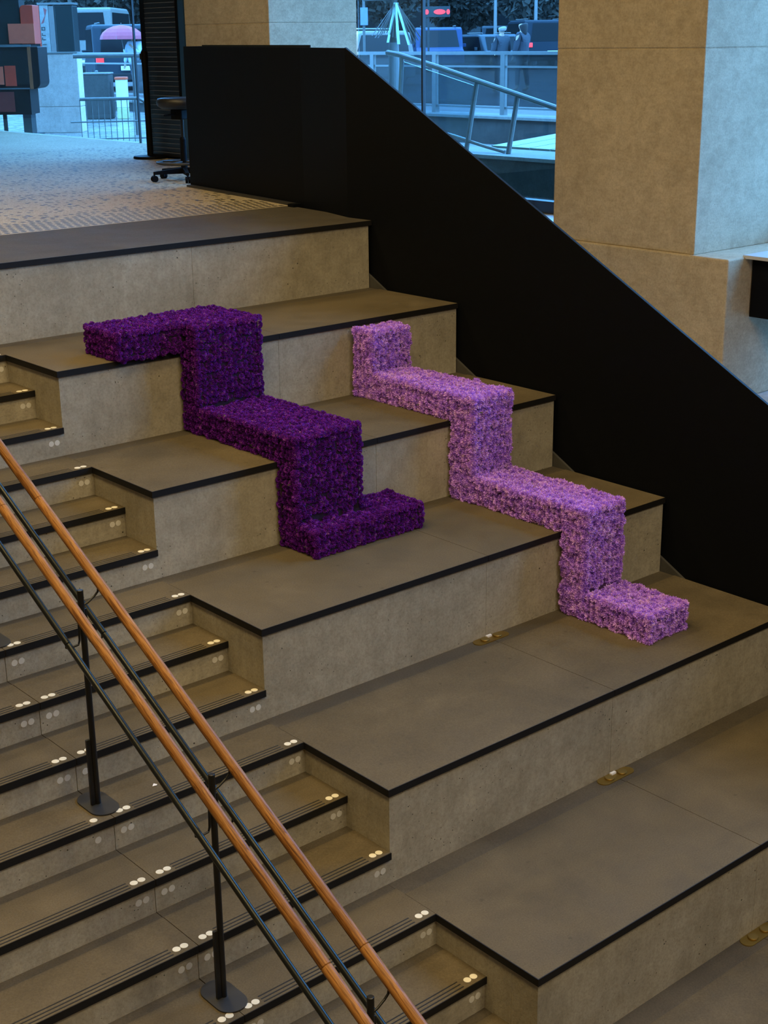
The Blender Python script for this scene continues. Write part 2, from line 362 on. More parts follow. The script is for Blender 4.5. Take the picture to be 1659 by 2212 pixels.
# ------------------------------------------------------------------ handrail with posts
hand = thing('stair_handrail', 'double timber handrail with two dark metal rails on slim black posts', 'handrail', (-.955, -3.3, -1.8))
XP, YP = -.955, -2.449
dirv = Vector((0, G, R)).normalized()
def rail(name, x, z0, ya, yb, r, mat):
    za = z0 + SL * (ya - YP); zb = z0 + SL * (yb - YP)
    a = Vector((x, ya, za)); L = (Vector((x, yb, zb)) - a).length
    o = obj(name, MB().lathe([(r * .96, 0), (r, .002), (r, L - .002), (r * .96, L)], n=24), mat, None, 0, True)
    o.location = a - Vector(hand.location); o.rotation_euler = (-(math.pi / 2 - math.atan2(R, G)) * (1 if yb > ya else -1), 0, 0)
    o.parent = hand; return o
for x in (XP - .08, XP + .08):
    for ya, yb in ((-5.98, -4.052), (-4.050, -2.011), (-2.009, .2)): rail('timber_rail', x, -.39, ya, yb, .0205, 'wood')
    for ya, yb in ((-5.98, -4.60), (-4.597, -2.47), (-2.467, .2)): rail('metal_rail', x, -.60, ya, yb, .0125, 'metal')
for j in range(-2, 3):
    y = YP - D * j; zb = -1.35 - .45 * j; zt = zb + .942
    p = part('post', MB().lathe([(.0125, 0), (.0125, .94), (.010, .942)], (XP, y, zb), 16), 'post', hand)
    sub('base_plate', MB().stadium(XP, y + .0, .062, .108, zb, zb + .006), 'plate', p)
    sub('side_bar', MB().box(XP - .031, XP - .0135, y - .006, y + .006, zb + .006, zb + .30), 'post', p)
    for sx in (-1, 1):
        zr = -.39 - .45 * j
        sub('bracket', MB().tube([(XP + sx * .008, y, zr - .085), (XP + sx * .03, y, zr - .078), (XP + sx * .06, y, zr - .060), (XP + sx * .076, y, zr - .045), (XP + sx * .08, y, zr - .02)], .0045, 8), 'post', p)
        zm = -.60 - .45 * j
        sub('bracket', MB().tube([(XP + sx * .017, y, zr - .10), (XP + sx * .02, y, zm - .015), (XP + sx * .026, y, zm - .032), (XP + sx * .07, y, zm - .037), (XP + sx * .08, y, zm - .03), (XP + sx * .08, y, zm - .010)], .0045, 8), 'post', p)

# ------------------------------------------------------------------ flower runs
def inside_seats(p):
    x, y, z = p
    kk = math.ceil((-y - 2 * G) / D - 1e-6); return z < -.45 * kk + .004
def pompom(n, R_, flat, wid, seed, jitter=.15, leafy_=0):
    rg = np.random.default_rng(seed); vs = []; fs = []
    for i in range(n):
        zz = 1 - 1.15 * (i + .5) / n; a = i * 2.39996; rr = math.sqrt(max(0, 1 - zz * zz))
        d = Vector((rr * math.cos(a), rr * math.sin(a), zz)); t = d.orthogonal().normalized(); t = Matrix.Rotation(rg.uniform(0, 6.28), 3, d) @ t
        L = R_ * (1 + rg.uniform(-jitter, jitter)); w = wid * R_; u_ = d.cross(t)
        b = d * L * .5; q = d * L * (.93 - .08 * leafy_); tip = d * L + u_ * w * .8
        sc = Vector((1, 1, flat)); o = len(vs)
        for p in (b - t * w * .4, b + t * w * .4, q + t * w, tip, q - t * w): vs.append(tuple(Vector((p.x * sc.x, p.y * sc.y, p.z * sc.z))))
        fs += [(o, o + 1, o + 2, o + 4), (o + 4, o + 2, o + 3)]
    return vs, fs
def flower_run(name, label, boxes, pitch, rad, mat, core, petn, wid, seed, leafy):
    rg = np.random.default_rng(seed)
    root = thing(name, label, 'flowers', (sum(b[0] + b[1] for b in boxes) / 2 / len(boxes), sum(b[2] + b[3] for b in boxes) / 2 / len(boxes), min(b[4] for b in boxes)))
    inset = rad * .45
    for b in boxes:
        part('foam_core', MB().box(b[0] + inset + .008, b[1] - inset - .008, b[2] + inset + .006, b[3] - inset - .006, b[4] + inset, b[5] - inset - .008), core, root, .005)
    pts = []
    for bi, b in enumerate(boxes):
        lo = Vector((b[0], b[2], b[4])); hi = Vector((b[1], b[3], b[5]))
        for ax in range(3):
            for sgn in (-1, 1):
                u_, v_ = [i for i in range(3) if i != ax]
                nu = max(1, round((hi[u_] - lo[u_] - rad) / pitch)); nv = max(1, round((hi[v_] - lo[v_] - rad) / pitch))
                for i in range(nu + 1):
                    for j in range(nv + 1):
                        p = [0, 0, 0]; e0 = rad * .75
                        p[u_] = lo[u_] + e0 + (hi[u_] - lo[u_] - 2 * e0) * i / nu + rg.normal(0, pitch * .13)
                        p[v_] = lo[v_] + e0 + (hi[v_] - lo[v_] - 2 * e0) * j / nv + rg.normal(0, pitch * .13)
                        p[ax] = (hi[ax] - rad * .75 if sgn > 0 else lo[ax] + rad * .75) + rg.normal(0, rad * .14)
                        nrm = Vector((0, 0, 0)); nrm[ax] = sgn
                        if i in (0, nu): nrm[u_] = -.7 if i == 0 else .7
                        if j in (0, nv): nrm[v_] = -.7 if j == 0 else .7
                        nrm.normalize(); pv = Vector(p)
                        test = Vector(p); test[ax] += sgn * rad * 1.15
                        if inside_seats(test) or inside_seats(pv - Vector((0, 0, rad * .6))) and ax != 2 and False: continue
                        if any(k2 != bi and all(c[2 * q] - .001 <= test[q] <= c[2 * q + 1] + .001 for q in range(3)) for k2, c in enumerate(boxes)): continue
                        if any((pv - q[0]).length < pitch * .48 for q in pts[-60:]): continue
                        pts.append((pv, nrm))
    protos = []
    for q in range(4):
        vs, fs = pompom(petn, rad * (1.0 + .06 * (q - 1.5)), .92, wid, seed + q, .07 + .17 * leafy, leafy)
        me = bpy.data.meshes.new(name + '_blossom'); me.from_pydata(vs, [], fs); me.materials.append(M[mat]); protos.append((me, np.array(vs), fs))
    def vis(p):
        d = CAM - p[0]; return max(0, p[1].dot(d.normalized())) / d.length_squared
    order = sorted(range(len(pts)), key=lambda i: -vis(pts[i])); single = set(order[:300])
    AV = []; AF = []; off = 0; cA = []; cF = []
    for i, (p, nrm) in enumerate(pts):
        rot = nrm.to_track_quat('Z', 'Y').to_matrix() @ Matrix.Rotation(rg.uniform(0, 6.28), 3, 'Z'); sc = rg.uniform(.88, 1.14) if not leafy else rg.uniform(.80, 1.26); me, vs, fs = protos[i % 4]
        if i in single:
            o = bpy.data.objects.new('blossom', me); COL.objects.link(o); o.parent = root
            mw = Matrix.Translation(p - Vector(root.location)) @ (rot.to_4x4()) @ Matrix.Scale(sc, 4); o.matrix_local = mw
        else:
            a = (vs * sc) @ np.array(rot).T + np.array(p); AV.append(a); AF += [tuple(x + off for x in f) for f in fs]; off += len(a)
    mb = MB(); mb.v = np.concatenate(AV).tolist(); mb.f = AF
    o = part('blossom_mass', mb, mat, root); o['kind'] = 'stuff'
    st = MB()
    for i in rg.choice(len(pts), size=max(6, int(len(pts) * .05)), replace=False):
        p, nrm = pts[i]; t = nrm.orthogonal().normalized(); a = p + nrm * rad * .5
        for q in range(2):
            dv = (nrm + t * rg.uniform(-.8, .8) + nrm.cross(t) * rg.uniform(-.8, .8)).normalized(); w = nrm.cross(dv).normalized() * .0022
            st.add([a - w, a + w, a + dv * rad * .8 + w * .3, a + dv * rad * .8 - w * .3], [(0, 1, 2, 3)])
    o = part('stems', st, 'leaf', root); o['kind'] = 'stuff'
    return root
flower_run('flower_sculpture', 'zigzag run of deep purple pompom blossoms stepping down the left of the seats', [
    (.335, 1.19, -.62, -.27, .0, .160), (.745, 1.19, -.745, -.575, -.45, .160), (.745, 1.19, -1.44, -.60, -.45, -.29),
    (.745, 1.19, -1.605, -1.435, -.90, -.29), (.745, 1.485, -1.755, -1.455, -.90, -.750)], .0345, .0208, 'dark', 'darkcore', 60, .15, 11, 0)
flower_run('flower_sculpture', 'zigzag run of pale lavender frilly blossoms stepping down the right of the seats', [
    (1.96, 2.275, -.775, -.600, -.45, -.035), (1.96, 2.275, -1.44, -.60, -.45, -.285), (1.96, 2.275, -1.640, -1.44, -.90, -.285),
    (1.96, 2.275, -2.30, -1.46, -.90, -.735), (1.96, 2.275, -2.490, -2.31, -1.35, -.735), (1.96, 2.275, -2.935, -2.33, -1.35, -1.195)], .0335, .0250, 'light', 'lightcore', 104, .105, 31, .6)

# ------------------------------------------------------------------ concrete columns
def column(name, label, x0, x1, y0, y1, zj, plinth=None, zb=-.9):
    t = thing(name, label, 'column', ((x0 + x1) / 2, (y0 + y1) / 2, zb))
    z0 = plinth[2] if plinth else zb
    part('lower_lift', MB().box(x0, x1, y0, y1, z0, zj - .003), 'column', t, .006)
    part('joint', MB().box(x0 + .004, x1 - .004, y0 + .004, y1 - .004, zj - .003, zj + .003), 'column', t)
    part('upper_lift', MB().box(x0, x1, y0, y1, zj + .003, 5.5), 'column', t, .006)
    if plinth:
        py0, py1, pz = plinth
        o = part('plinth', MB().box(x0 - .018, x1, py0, py1, zb, pz), 'column', t, .012)
    return t
column('concrete_column', 'broad concrete column on a plinth in front of the window at the right edge', 4.874, 5.93, -.88, .475, 1.525, (-1.19, .49, .13))
column('concrete_column', 'concrete column behind the flat top of the black balustrade', 4.874, 5.93, 4.085, 5.49, 1.765)

# ------------------------------------------------------------------ glazing
def window(nm, y0, y1, sill, mull, label, zt=5.5):
    w = struct(thing(nm, label, 'window', (XG, (y0 + y1) / 2, sill)), label); del w['category']
    ys = [y0] + mull + [y1]
    for a, b in zip(ys[:-1], ys[1:]): part('pane', MB().box(XG - .008, XG + .008, a + .004, b - .004, sill, zt), 'glass', w)
    for a in mull: part('mullion', MB().box(XG - .018, XG + .018, a - .011, a + .011, sill, zt), 'frame', w)
    part('bottom_frame', MB().box(XG - .05, XG + .05, y0, y1, sill - .095, sill), 'frame', w)
    part('top_frame', MB().box(XG - .05, XG + .05, y0, y1, zt - .08, zt), 'frame', w)
window('window_1', 5.52, 15, .449, [], 'tall glazing beside the entrance looking onto the wet street')
part('glass_joint', MB().box(XG - .012, XG + .012, 8.222, 8.240, .45, 5.5), 'frame', bpy.data.objects['window_1'])
window('window_2', .475, 4.085, .25, [3.145], 'window between the two concrete columns')
window('window_3', -5.9, -.88, .25, [-3.4], 'window beyond the right edge of the photo')
struct(obj('wall_right', MB().box(XG - .1, XG + .2, -14, -5.92, -1.0, 5.5), 'wallp'), 'dark unseen wall added to block daylight right of the camera')  # added in place of a window bay to keep daylight off the stairs
struct(obj('trim_1', MB().box(XG - .02, XG + .14, .475, 3.3, -1.0, .155), 'column'), 'concrete upstand below the middle window')
o = bpy.data.objects['window_3']
part('lower_pane', MB().box(XG - .008, XG + .008, -5.88, -.90, -.88, .155), 'glass', o); part('floor_frame', MB().box(XG - .03, XG + .03, -5.9, -.88, -.9, -.88), 'frame', o)
# bench boxes below the windows
for y0, y1, lb in ((-5.8, -1.20, 'long black bench box with a pale top beside the plinth at right edge'), (.50, 4.05, 'black bench box with pale top under window between columns')):
    t = thing('window_bench', lb, 'bench', (5.5, (y0 + y1) / 2, -.3))
    part('box', MB().box(5.13, 5.92, y0, y1, -.30, .115), 'black', t)
    part('top', MB().box(5.05, 5.925, y0, y1 + (.03 if y0 < 0 else 0), .118, .142), plain('pale_bench_top', (.46, .46, .46), .35), t)
    for q in range(2): part('leg', MB().box(5.6, 5.7, y0 + .5 + q * (y1 - y0 - 1.1), y0 + .6 + q * (y1 - y0 - 1.1), -.9, -.3), 'black', t)

# ------------------------------------------------------------------ louvred panel, stanchion, stool
t = thing('louvre_panel', 'tall black louvred panel standing between the window and the column', 'panel', (4.87, 5.9, .45))
part('frame_post', MB().box(4.85, 4.91, 6.20, 6.285, .45, 3.2), 'black', t)
part('frame_post', MB().box(4.86, 4.92, 5.60, 5.63, .45, 3.2), 'black', t)
part('backing', MB().box(4.90, 4.92, 5.63, 6.20, .45, 3.2), 'black', t)
z = .47; slat = None
M['slat'] = plain('black_slat', (.004, .004, .004), .45)
while z < 2.6:
    o = part('slat', MB().box(4.853, 4.899, 5.63, 6.20, z + .0022, z + .0452), 'slat', t)
    sub('slat_lip', MB().box(4.8505, 4.853, 5.63, 6.20, z + .0425, z + .0452), plain('slat_lip_grey', (.30, .30, .30), .4) if z < .48 else bpy.data.materials['slat_lip_grey'], o)
    z += .0475
tag(obj('door_jamb', MB().box(4.865, 4.93, 5.495, 5.595, .45, 3.2), plain('dark_blue_steel', (.014, .050, .110), .4)), 'narrow dark blue steel upright beside louvred panel', 'upright')
t = thing('belt_stanchion', 'slim black queue stanchion with a round base before the louvres', 'stanchion', (4.76, 6.10, .45))
obj('base', MB().lathe([(.175, 0), (.178, .012), (.172, .026), (.03, .034)], n=40), 'black', t, 0, False)
obj('pole', MB().lathe([(.032, .03), (.032, .98)], n=20), 'black', t)
obj('belt_head', MB().lathe([(.036, .96), (.036, 1.06), (.028, 1.075)], n=20), 'black', t)
obj('belt_clip', MB().box(-.05, -.036, -.012, .012, .99, 1.05), 'edge', t)
t = thing('drafting_stool', 'black wheeled drafting stool half hidden behind the balustrade end', 'stool', (3.63, 3.72, .45), .35)
def rstool():
    obj('seat', MB().lathe([(.05, .605), (.17, .61), (.205, .635), (.215, .665), (.20, .695), (.15, .703), (.05, .692)], n=32), plain('black_vinyl', (.010, .010, .010), .45), t, 0, True)
    obj('mechanism', MB().box(-.08, .08, -.06, .06, .52, .605), 'black', t, .008)
    obj('lever', MB().tube([(-.05, 0, .565), (-.17, .03, .56), (-.2, .035, .56)], .007, 8), 'black', t)
    obj('gas_column', MB().lathe([(.016, .36), (.016, .53)], n=16), 'metal', t)
    obj('column_sleeve', MB().lathe([(.030, .07), (.028, .35), (.02, .37)], n=20), 'black', t)
    ring = MB(); ring.tube([(.235 * math.cos(q * math.pi / 16), .235 * math.sin(q * math.pi / 16), .155) for q in range(33)], .012, 8, False)
    ring.tube([(-.235, 0, .155), (0, 0, .16), (.235, 0, .155)], .009, 8); ring.tube([(0, -.235, .155), (0, 0, .16), (0, .235, .155)], .009, 8)
    obj('foot_ring', ring, 'plate', t, 0, True)
    for q in range(5):
        a = math.radians(72 * q + 150); ca, sa = math.cos(a), math.sin(a)
        w = (-sa * .022, ca * .022); w2 = (-sa * .014, ca * .014)
        leg = MB().add([(w[0], w[1], .06), (-w[0], -w[1], .06), (-w[0], -w[1], .115), (w[0], w[1], .115),
                        (ca * .29 + w2[0], sa * .29 + w2[1], .062), (ca * .29 - w2[0], sa * .29 - w2[1], .062), (ca * .29 - w2[0], sa * .29 - w2[1], .088), (ca * .29 + w2[0], sa * .29 + w2[1], .088)],
                       [(0, 1, 2, 3), (7, 6, 5, 4), (0, 4, 5, 1), (1, 5, 6, 2), (2, 6, 7, 3), (3, 7, 4, 0)])
        lo = obj('leg', leg, 'black', t, .004)
        cm = MB()
        for s in (-1, 1):
            c0 = Vector((ca * .285 - sa * s * .012, sa * .285 + ca * s * .012, .028))
            cm.tube([c0 - Vector((-sa, ca, 0)) * .009, c0 + Vector((-sa, ca, 0)) * .009], .028, 14)
        cm.tube([(ca * .285, sa * .285, .03), (ca * .285, sa * .285, .064)], .008, 8)
        obj('caster', cm, 'black', lo)
rstool()
tag(obj('paper_scrap', MB().add([(-.012, 0, .001), (.004, -.010, .004), (.014, .002, .001), (.002, .011, .005)], [(0, 1, 2, 3)]), 'white'), 'tiny white paper scrap on a step below the handrail', 'litter')
bpy.data.objects['paper_scrap'].location = (-.70, -2.474, -1.35)

# ================================================================== the street outside
def rot2(a): return math.cos(a), math.sin(a)
FACE = math.atan2(.76, .65)                                   # bearing of the street ahead
M['wet'] = stone('wet_pavement', (.21, .19, .17), (.26, .235, .21), .28, .1)
M['road'] = stone('wet_brick_road', (.052, .034, .028), (.090, .058, .050), .35, .2)
M['paleconc'] = concrete('pale_street_concrete', (.215, .20, .18), (.265, .25, .23), pit=.8)
M['pier'] = concrete('white_pier_concrete', (.64, .50, .42), (.74, .58, .50), pit=.85)
M['darkconc'] = concrete('damp_grey_concrete', (.055, .052, .048), (.085, .08, .074), pit=.6)
M['steel'] = plain('galvanised_steel', (.17, .165, .155), .4, .3)
M['frost'] = glass('street_balustrade_glass', (.70, .78, .84), .02, .05, .55, (.070, .060, .052))
M['clearpanel'] = glass('ramp_glass', (.78, .86, .90), .02, .02, .14, (.14, .16, .165))
M['tyre'] = plain('tyre_rubber', (.012, .012, .013), .8)
M['carglass'] = plain('dark_car_glass', (.010, .011, .012), .2, spec=.08)
M['red'] = plain('lit_red_lamp', (.6, .02, .02), .4, emit=(1, .03, .03), strength=3.0)
M['headlamp'] = plain('lit_headlamp', (.9, .9, .8), .4, emit=(1, .95, .7), strength=14)
M['trunk'] = plain('wet_bark', (.05, .045, .04), .9)
M['foliage'] = plain('hazed_foliage', (.070, .066, .055), .9)  # leaf colour lightened to imitate haze over the distant trees
M['facade'] = plain('dim_facade', (.024, .028, .029), .8)
# ground
struct(obj('floor', MB().prism([(6.09, 5.2), (7.7, 6.4), (13.2, 11.7), (13.2, 110), (6.09, 110)], -.6, .25), 'wet'), 'wet pale pavement outside the left window')
struct(obj('floor', MB().box(13.2, 160, -70, 150, -.6, .30), 'road'), 'wet brick coloured street beyond the railing')
struct(obj('floor', MB().prism([(7.7, -.9), (12.6, -.9), (12.6, 11.1), (7.7, 6.4)], -.6, .05), 'paleconc'), 'sunken pale forecourt outside the centre window')
struct(obj('floor', MB().box(6.09, 7.0, -.8, 5.2, -1.3, -1.1), 'darkconc'), 'floor of the light well outside the windows')
t = thing('light_well_wall', 'damp dark concrete wall with a pale coping just outside the centre window', 'wall', (7.3, 0, -1))
part('wall', MB().box(7.0, 7.7, -.9, 5.2, -1.2, .455), 'darkconc', t); part('wall', MB().prism([(6.09, 5.2), (7.0, 5.2), (7.7, 5.2), (7.7, 6.4)], -1.2, .24), 'darkconc', t)
part('coping', MB().box(6.97, 7.72, -.9, 5.2, .457, .492), 'paleconc', t)
t = thing('street_kerb_wall', 'low concrete wall with a broad pale top below the street railing', 'wall', (12.9, 3, 0))
part('wall', MB().box(12.6, 13.2, -6, 30, -.5, .43), 'darkconc', t); part('coping', MB().box(12.55, 13.25, -6, 30, .432, .47), 'paleconc', t)
struct(obj('floor', MB().box(6.09, 12.5, -14, -.92, -1.1, -.92), 'pier'), 'pale lower terrace outside the right hand window')
# street railing
t = thing('street_railing', 'steel railing with bluish glass infill on the low wall by the street', 'railing', (12.95, 10, .47))
part('top_rail', MB().box(12.91, 12.99, 4, 22, 1.36, 1.41), 'steel', t); part('mid_rail', MB().box(12.93, 12.97, 4, 22, 1.17, 1.20), 'steel', t)
part('bottom_rail', MB().box(12.93, 12.97, 4, 22, .56, .59), 'steel', t)
for q in range(10):
    y = 4.3 + q * 1.55; part('post', MB().box(12.91, 12.99, y, y + .09, .47, 1.36), 'steel', t)
    part('infill_panel', MB().box(12.945, 12.955, y + .12, y + 1.52, .60, 1.355), 'frost', t)
# ramp railing
t = thing('ramp_railing', 'sloping steel ramp rail with leaning posts outside the centre window', 'railing', (7.2, 3.5, .49))
part('handrail', MB().tube([(7.2, 5.1, 1.47), (7.2, 4.92, 1.45), (7.2, 4.52, 1.37), (7.2, 4.3, 1.325), (7.2, 2.65, .965), (7.2, 1.2, .64)], .028, 10), 'steel', t)
part('base_rail', MB().tube([(7.2, 5.0, .80), (7.2, 4.3, .68), (7.2, 3.57, .55), (7.2, 3.3, .51)], .018, 8), 'steel', t)
for ya, za, yb, zb in ((4.86, 1.43, 4.94, .492), (3.71, 1.19, 3.86, .492), (3.13, 1.06, 3.25, .492), (2.2, .85, 2.3, .492)):
    part('post', MB().tube([(7.2, ya, za), (7.2, yb, zb)], .026, 8), 'steel', t)
part('ramp_panel', MB().add([(7.19, 4.84, 1.38), (7.19, 3.75, 1.15), (7.19, 3.85, .62), (7.19, 4.92, .80), (7.205, 4.84, 1.38), (7.205, 3.75, 1.15), (7.205, 3.85, .62), (7.205, 4.92, .80)],
     [(0, 1, 2, 3), (7, 6, 5, 4), (0, 4, 5, 1), (1, 5, 6, 2), (2, 6, 7, 3), (3, 7, 4, 0)]), 'clearpanel', t)
# skylight sheet
t = thing('skylight_cover', 'pale turquoise ribbed skylight sheet lying low outside the centre window', 'skylight', (8.4, 3.2, .5))
P0, P1, P2, P3 = Vector((7.9, 4.2, .497)), Vector((7.74, 2.3, .51)), Vector((9.0, 2.1, .62)), Vector((9.3, 3.66, .69))
M['turq'] = plain('turquoise_sheet', (.22, .26, .20), .4)
for q in range(6):
    a, b = q / 6 + .006, (q + 1) / 6 - .006
    quad = [P0.lerp(P3, 0) .lerp(P1, a), P0.lerp(P1, b), P3.lerp(P2, b), P3.lerp(P2, a)]
    part('sheet_panel', MB().add(quad + [p - Vector((0, 0, .03)) for p in quad], [(0, 1, 2, 3), (7, 6, 5, 4), (0, 4, 5, 1), (1, 5, 6, 2), (2, 6, 7, 3), (3, 7, 4, 0)]), 'turq', t)
part('support_block', MB().box(7.74, 9.2, 2.2, 4.0, .05, .47), 'darkconc', t)
# pole hung with pale strips
t = thing('strip_hung_pole', 'grey pole hung with pale light strips and thin strands near street', 'pole', (8.44, 6.41, .05))
obj('trunk', MB().lathe([(.068, 0), (.066, 1.2), (.060, 1.52)], n=16), plain('weathered_pole', (.14, .15, .15), .8), t)
obj('upper_pole', MB().lathe([(.045, 1.5), (.040, 2.6)], n=12), 'darkconc', t)
M['lit'] = plain('pale_turquoise_strip', (.62, .92, .92), .4, emit=(.30, .85, 1), strength=.25)
def hang(dx, dz, w, nm, mat):
    rx, ry = .76, -.65
    obj(nm, MB().add([(0.02 * rx * (1 if dx > 0 else -1) - w * rx, -.05 - w * ry, 1.97), (0.02 * rx * (1 if dx > 0 else -1) + w * rx, -.05 + w * ry, 1.97), (dx * rx + w * rx, dx * ry - .12 + w * ry, dz), (dx * rx - w * rx, dx * ry - .12 - w * ry, dz),
                      (0, -.03, 1.97), (0.0, -.03, 1.97), (dx * rx, dx * ry - .10, dz), (dx * rx, dx * ry - .10, dz)], [(0, 1, 2, 3), (7, 6, 5, 4), (0, 4, 5, 1), (1, 5, 6, 2), (2, 6, 7, 3), (3, 7, 4, 0)]), mat, t)
hang(-.15, 1.52, .014, 'light_strip', 'lit'); hang(-.02, 1.50, .017, 'light_strip', 'lit'); hang(.10, 1.49, .011, 'light_strip', 'lit')
for q in range(9): hang(-.33 + q * .035, 1.60 - .03 * math.sin(q), .0022, 'strand', 'steel')
for q in range(4): hang(.14 + q * .04, 1.50 + .02 * q, .0022, 'strand', 'steel')
obj('cross_arm', MB().tube([(-.30, .2, 2.0), (.30, -.25, 2.02)], .01, 8), 'steel', t)

def car(label, loc, rz, L, W_, H, col, kind='car', roof=(.30, .92), tail=True, head=False, group=None, hood=.52):
    t = thing(kind, label, 'car' if kind != 'van' else 'van', loc, rz, group)
    paint = plain('car_paint', col, .45, spec=.08)
    r0, r1 = -L / 2 + L * .02, L / 2
    prof = [(-L / 2, .28), (-L / 2 + .04, H * hood), (-L / 2 + L * (1 - roof[1]), H * .98), (-L / 2 + L * (1 - roof[1]) + .25, H), (L / 2 - L * roof[0] - .35, H), (L / 2 - L * roof[0], H * .96), (L / 2 - L * roof[0] * .55, H * hood * 1.04), (L / 2 - .06, H * hood * .92), (L / 2, .30)]
    prof = [(a, b) for a, b in prof]
    obj('body', MB().prism(prof, -W_ / 2, W_ / 2, 'y'), paint, t, .07)
    z0, z1 = H * hood * 1.06, H * .93
    xb0, xb1 = -L / 2 + L * (1 - roof[1]) * .5, L / 2 - L * roof[0] * .78
    for s in (-1, 1):
        obj('side_window', MB().prism([(xb0 + .25, z0), (xb0 + .30 + .1, z1), (L / 2 - L * roof[0] - .12, z1), (xb1 - .12, z0)], s * W_ / 2 - .004, s * W_ / 2 + .012, 'y'), 'carglass', t)
        for wx in (-L * .30, L * .31):
            w = MB(); w.tube([(wx, s * (W_ / 2 - .20), .32), (wx, s * (W_ / 2 + .01), .32)], .32, 20)
            wo = obj('wheel', w, 'tyre', t); obj('hub', MB().tube([(wx, s * (W_ / 2 + .008), .32), (wx, s * (W_ / 2 + .02), .32)], .18, 12), 'steel', wo)
    ax = -L / 2 + .04; bx = -L / 2 + L * (1 - roof[1])
    def lean(z): return ax + (bx - ax) * (z - H * hood) / (H * .98 - H * hood)
    obj('rear_window', MB().add([(lean(z) - o_, y, z) for o_ in (.015, -.01) for y, z in ((-W_ * .40, z0), (W_ * .40, z0), (W_ * .36, z1), (-W_ * .36, z1))], [(0, 1, 2, 3), (7, 6, 5, 4), (0, 4, 5, 1), (1, 5, 6, 2), (2, 6, 7, 3), (3, 7, 4, 0)]), 'carglass', t)
    cx, dx = L / 2 - L * roof[0], L / 2 - L * roof[0] * .55
    def lf(z): return cx + (dx - cx) * (H * .96 - z) / (H * .96 - H * hood * 1.04)
    obj('windscreen', MB().add([(lf(z) + o_, y, z) for o_ in (.02, -.01) for y, z in ((-W_ * .42, z0), (W_ * .42, z0), (W_ * .37, z1), (-W_ * .37, z1))], [(0, 1, 2, 3), (7, 6, 5, 4), (0, 4, 5, 1), (1, 5, 6, 2), (2, 6, 7, 3), (3, 7, 4, 0)]), 'carglass', t)
    obj('bumper', MB().box(-L / 2 - .05, -L / 2 + .1, -W_ * .46, W_ * .46, .32, .52), 'tyre', t, .03)
    obj('number_plate', MB().box(-L / 2 - .06, -L / 2 - .03, -.24, .24, .60, .72), 'white', t)
    for s in (-1, 1):
        tz = H * hood * .82
        obj('tail_light', MB().box(-L / 2 - .02, -L / 2 + .10, s * W_ * .42 - .12, s * W_ * .42 + .10, tz, tz + .20), 'red' if tail else plain('unlit_tail_lamp', (.25, .02, .02), .3), t, .02)
        obj('headlight', MB().box(L / 2 - .12, L / 2 - .02, s * W_ * .38 - .14, s * W_ * .38 + .14, H * hood * .72, H * hood * .72 + .14), 'headlamp' if head else 'steel', t, .02)
        obj('mirror', MB().box(L * .14, L * .14 + .12, s * (W_ / 2 + .02) - .02, s * (W_ / 2 + .16), H * hood * 1.05, H * hood * 1.05 + .14), paint, t, .02)
    if kind != 'van':
        for s in (-1, 1): obj('roof_rail', MB().tube([(-L * .30, s * W_ * .36, H + .05), (L * .12, s * W_ * .36, H + .05)], .02, 6), 'steel', t)
    return t
F_ = FACE
car('dark four wheel drive with a glowing red tail lamp behind the pink umbrella', (19.9, 31.9, .25), F_ + .25, 4.7, 1.95, 1.85, (.030, .040, .050), roof=(.34, .97))
car('white van further up the street, roof above the dark four wheel drive', (27.4, 46.2, .25), F_, 5.2, 2.0, 2.65, (.20, .185, .165), 'van', (.14, .98), False)
car('white car parked beside the column edge left of the strip hung pole', (22.0, 23.9, .30), F_ + 2.6, 4.5, 1.85, 1.52, (.20, .185, .165), roof=(.33, .93), tail=False)
car('white car side on behind the strip hung pole, its bonnet ending at the window bar', (25.2, 27.5, .30), -.708, 4.4, 1.8, 1.42, (.18, .17, .15))
car('blue pickup facing the window under the red sign', (39.6, 39.2, .30), F_ + math.pi, 4.9, 1.95, 1.75, (.02, .035, .08), roof=(.36, .70), tail=False)
car('dark estate car with a lit red tail lamp beside the right column', (47.9, 41.3, .30), F_ + .18, 4.8, 2.5, 2.05, (.020, .026, .034), roof=(.34, .97))
car('small dark van coming closer with a glaring headlamp between the pedestrians', (53.2, 49.15, .30), F_ + math.pi - .05, 4.4, 1.8, 1.9, (.03, .04, .05), 'van', (.25, .97), False, True, hood=.66)
car('small distant car with paired headlamps left of the pedestrians', (42.5, 38.9, .30), F_ + math.pi + .3, 4.3, 1.8, 1.45, (.05, .06, .07), tail=False, head=True)

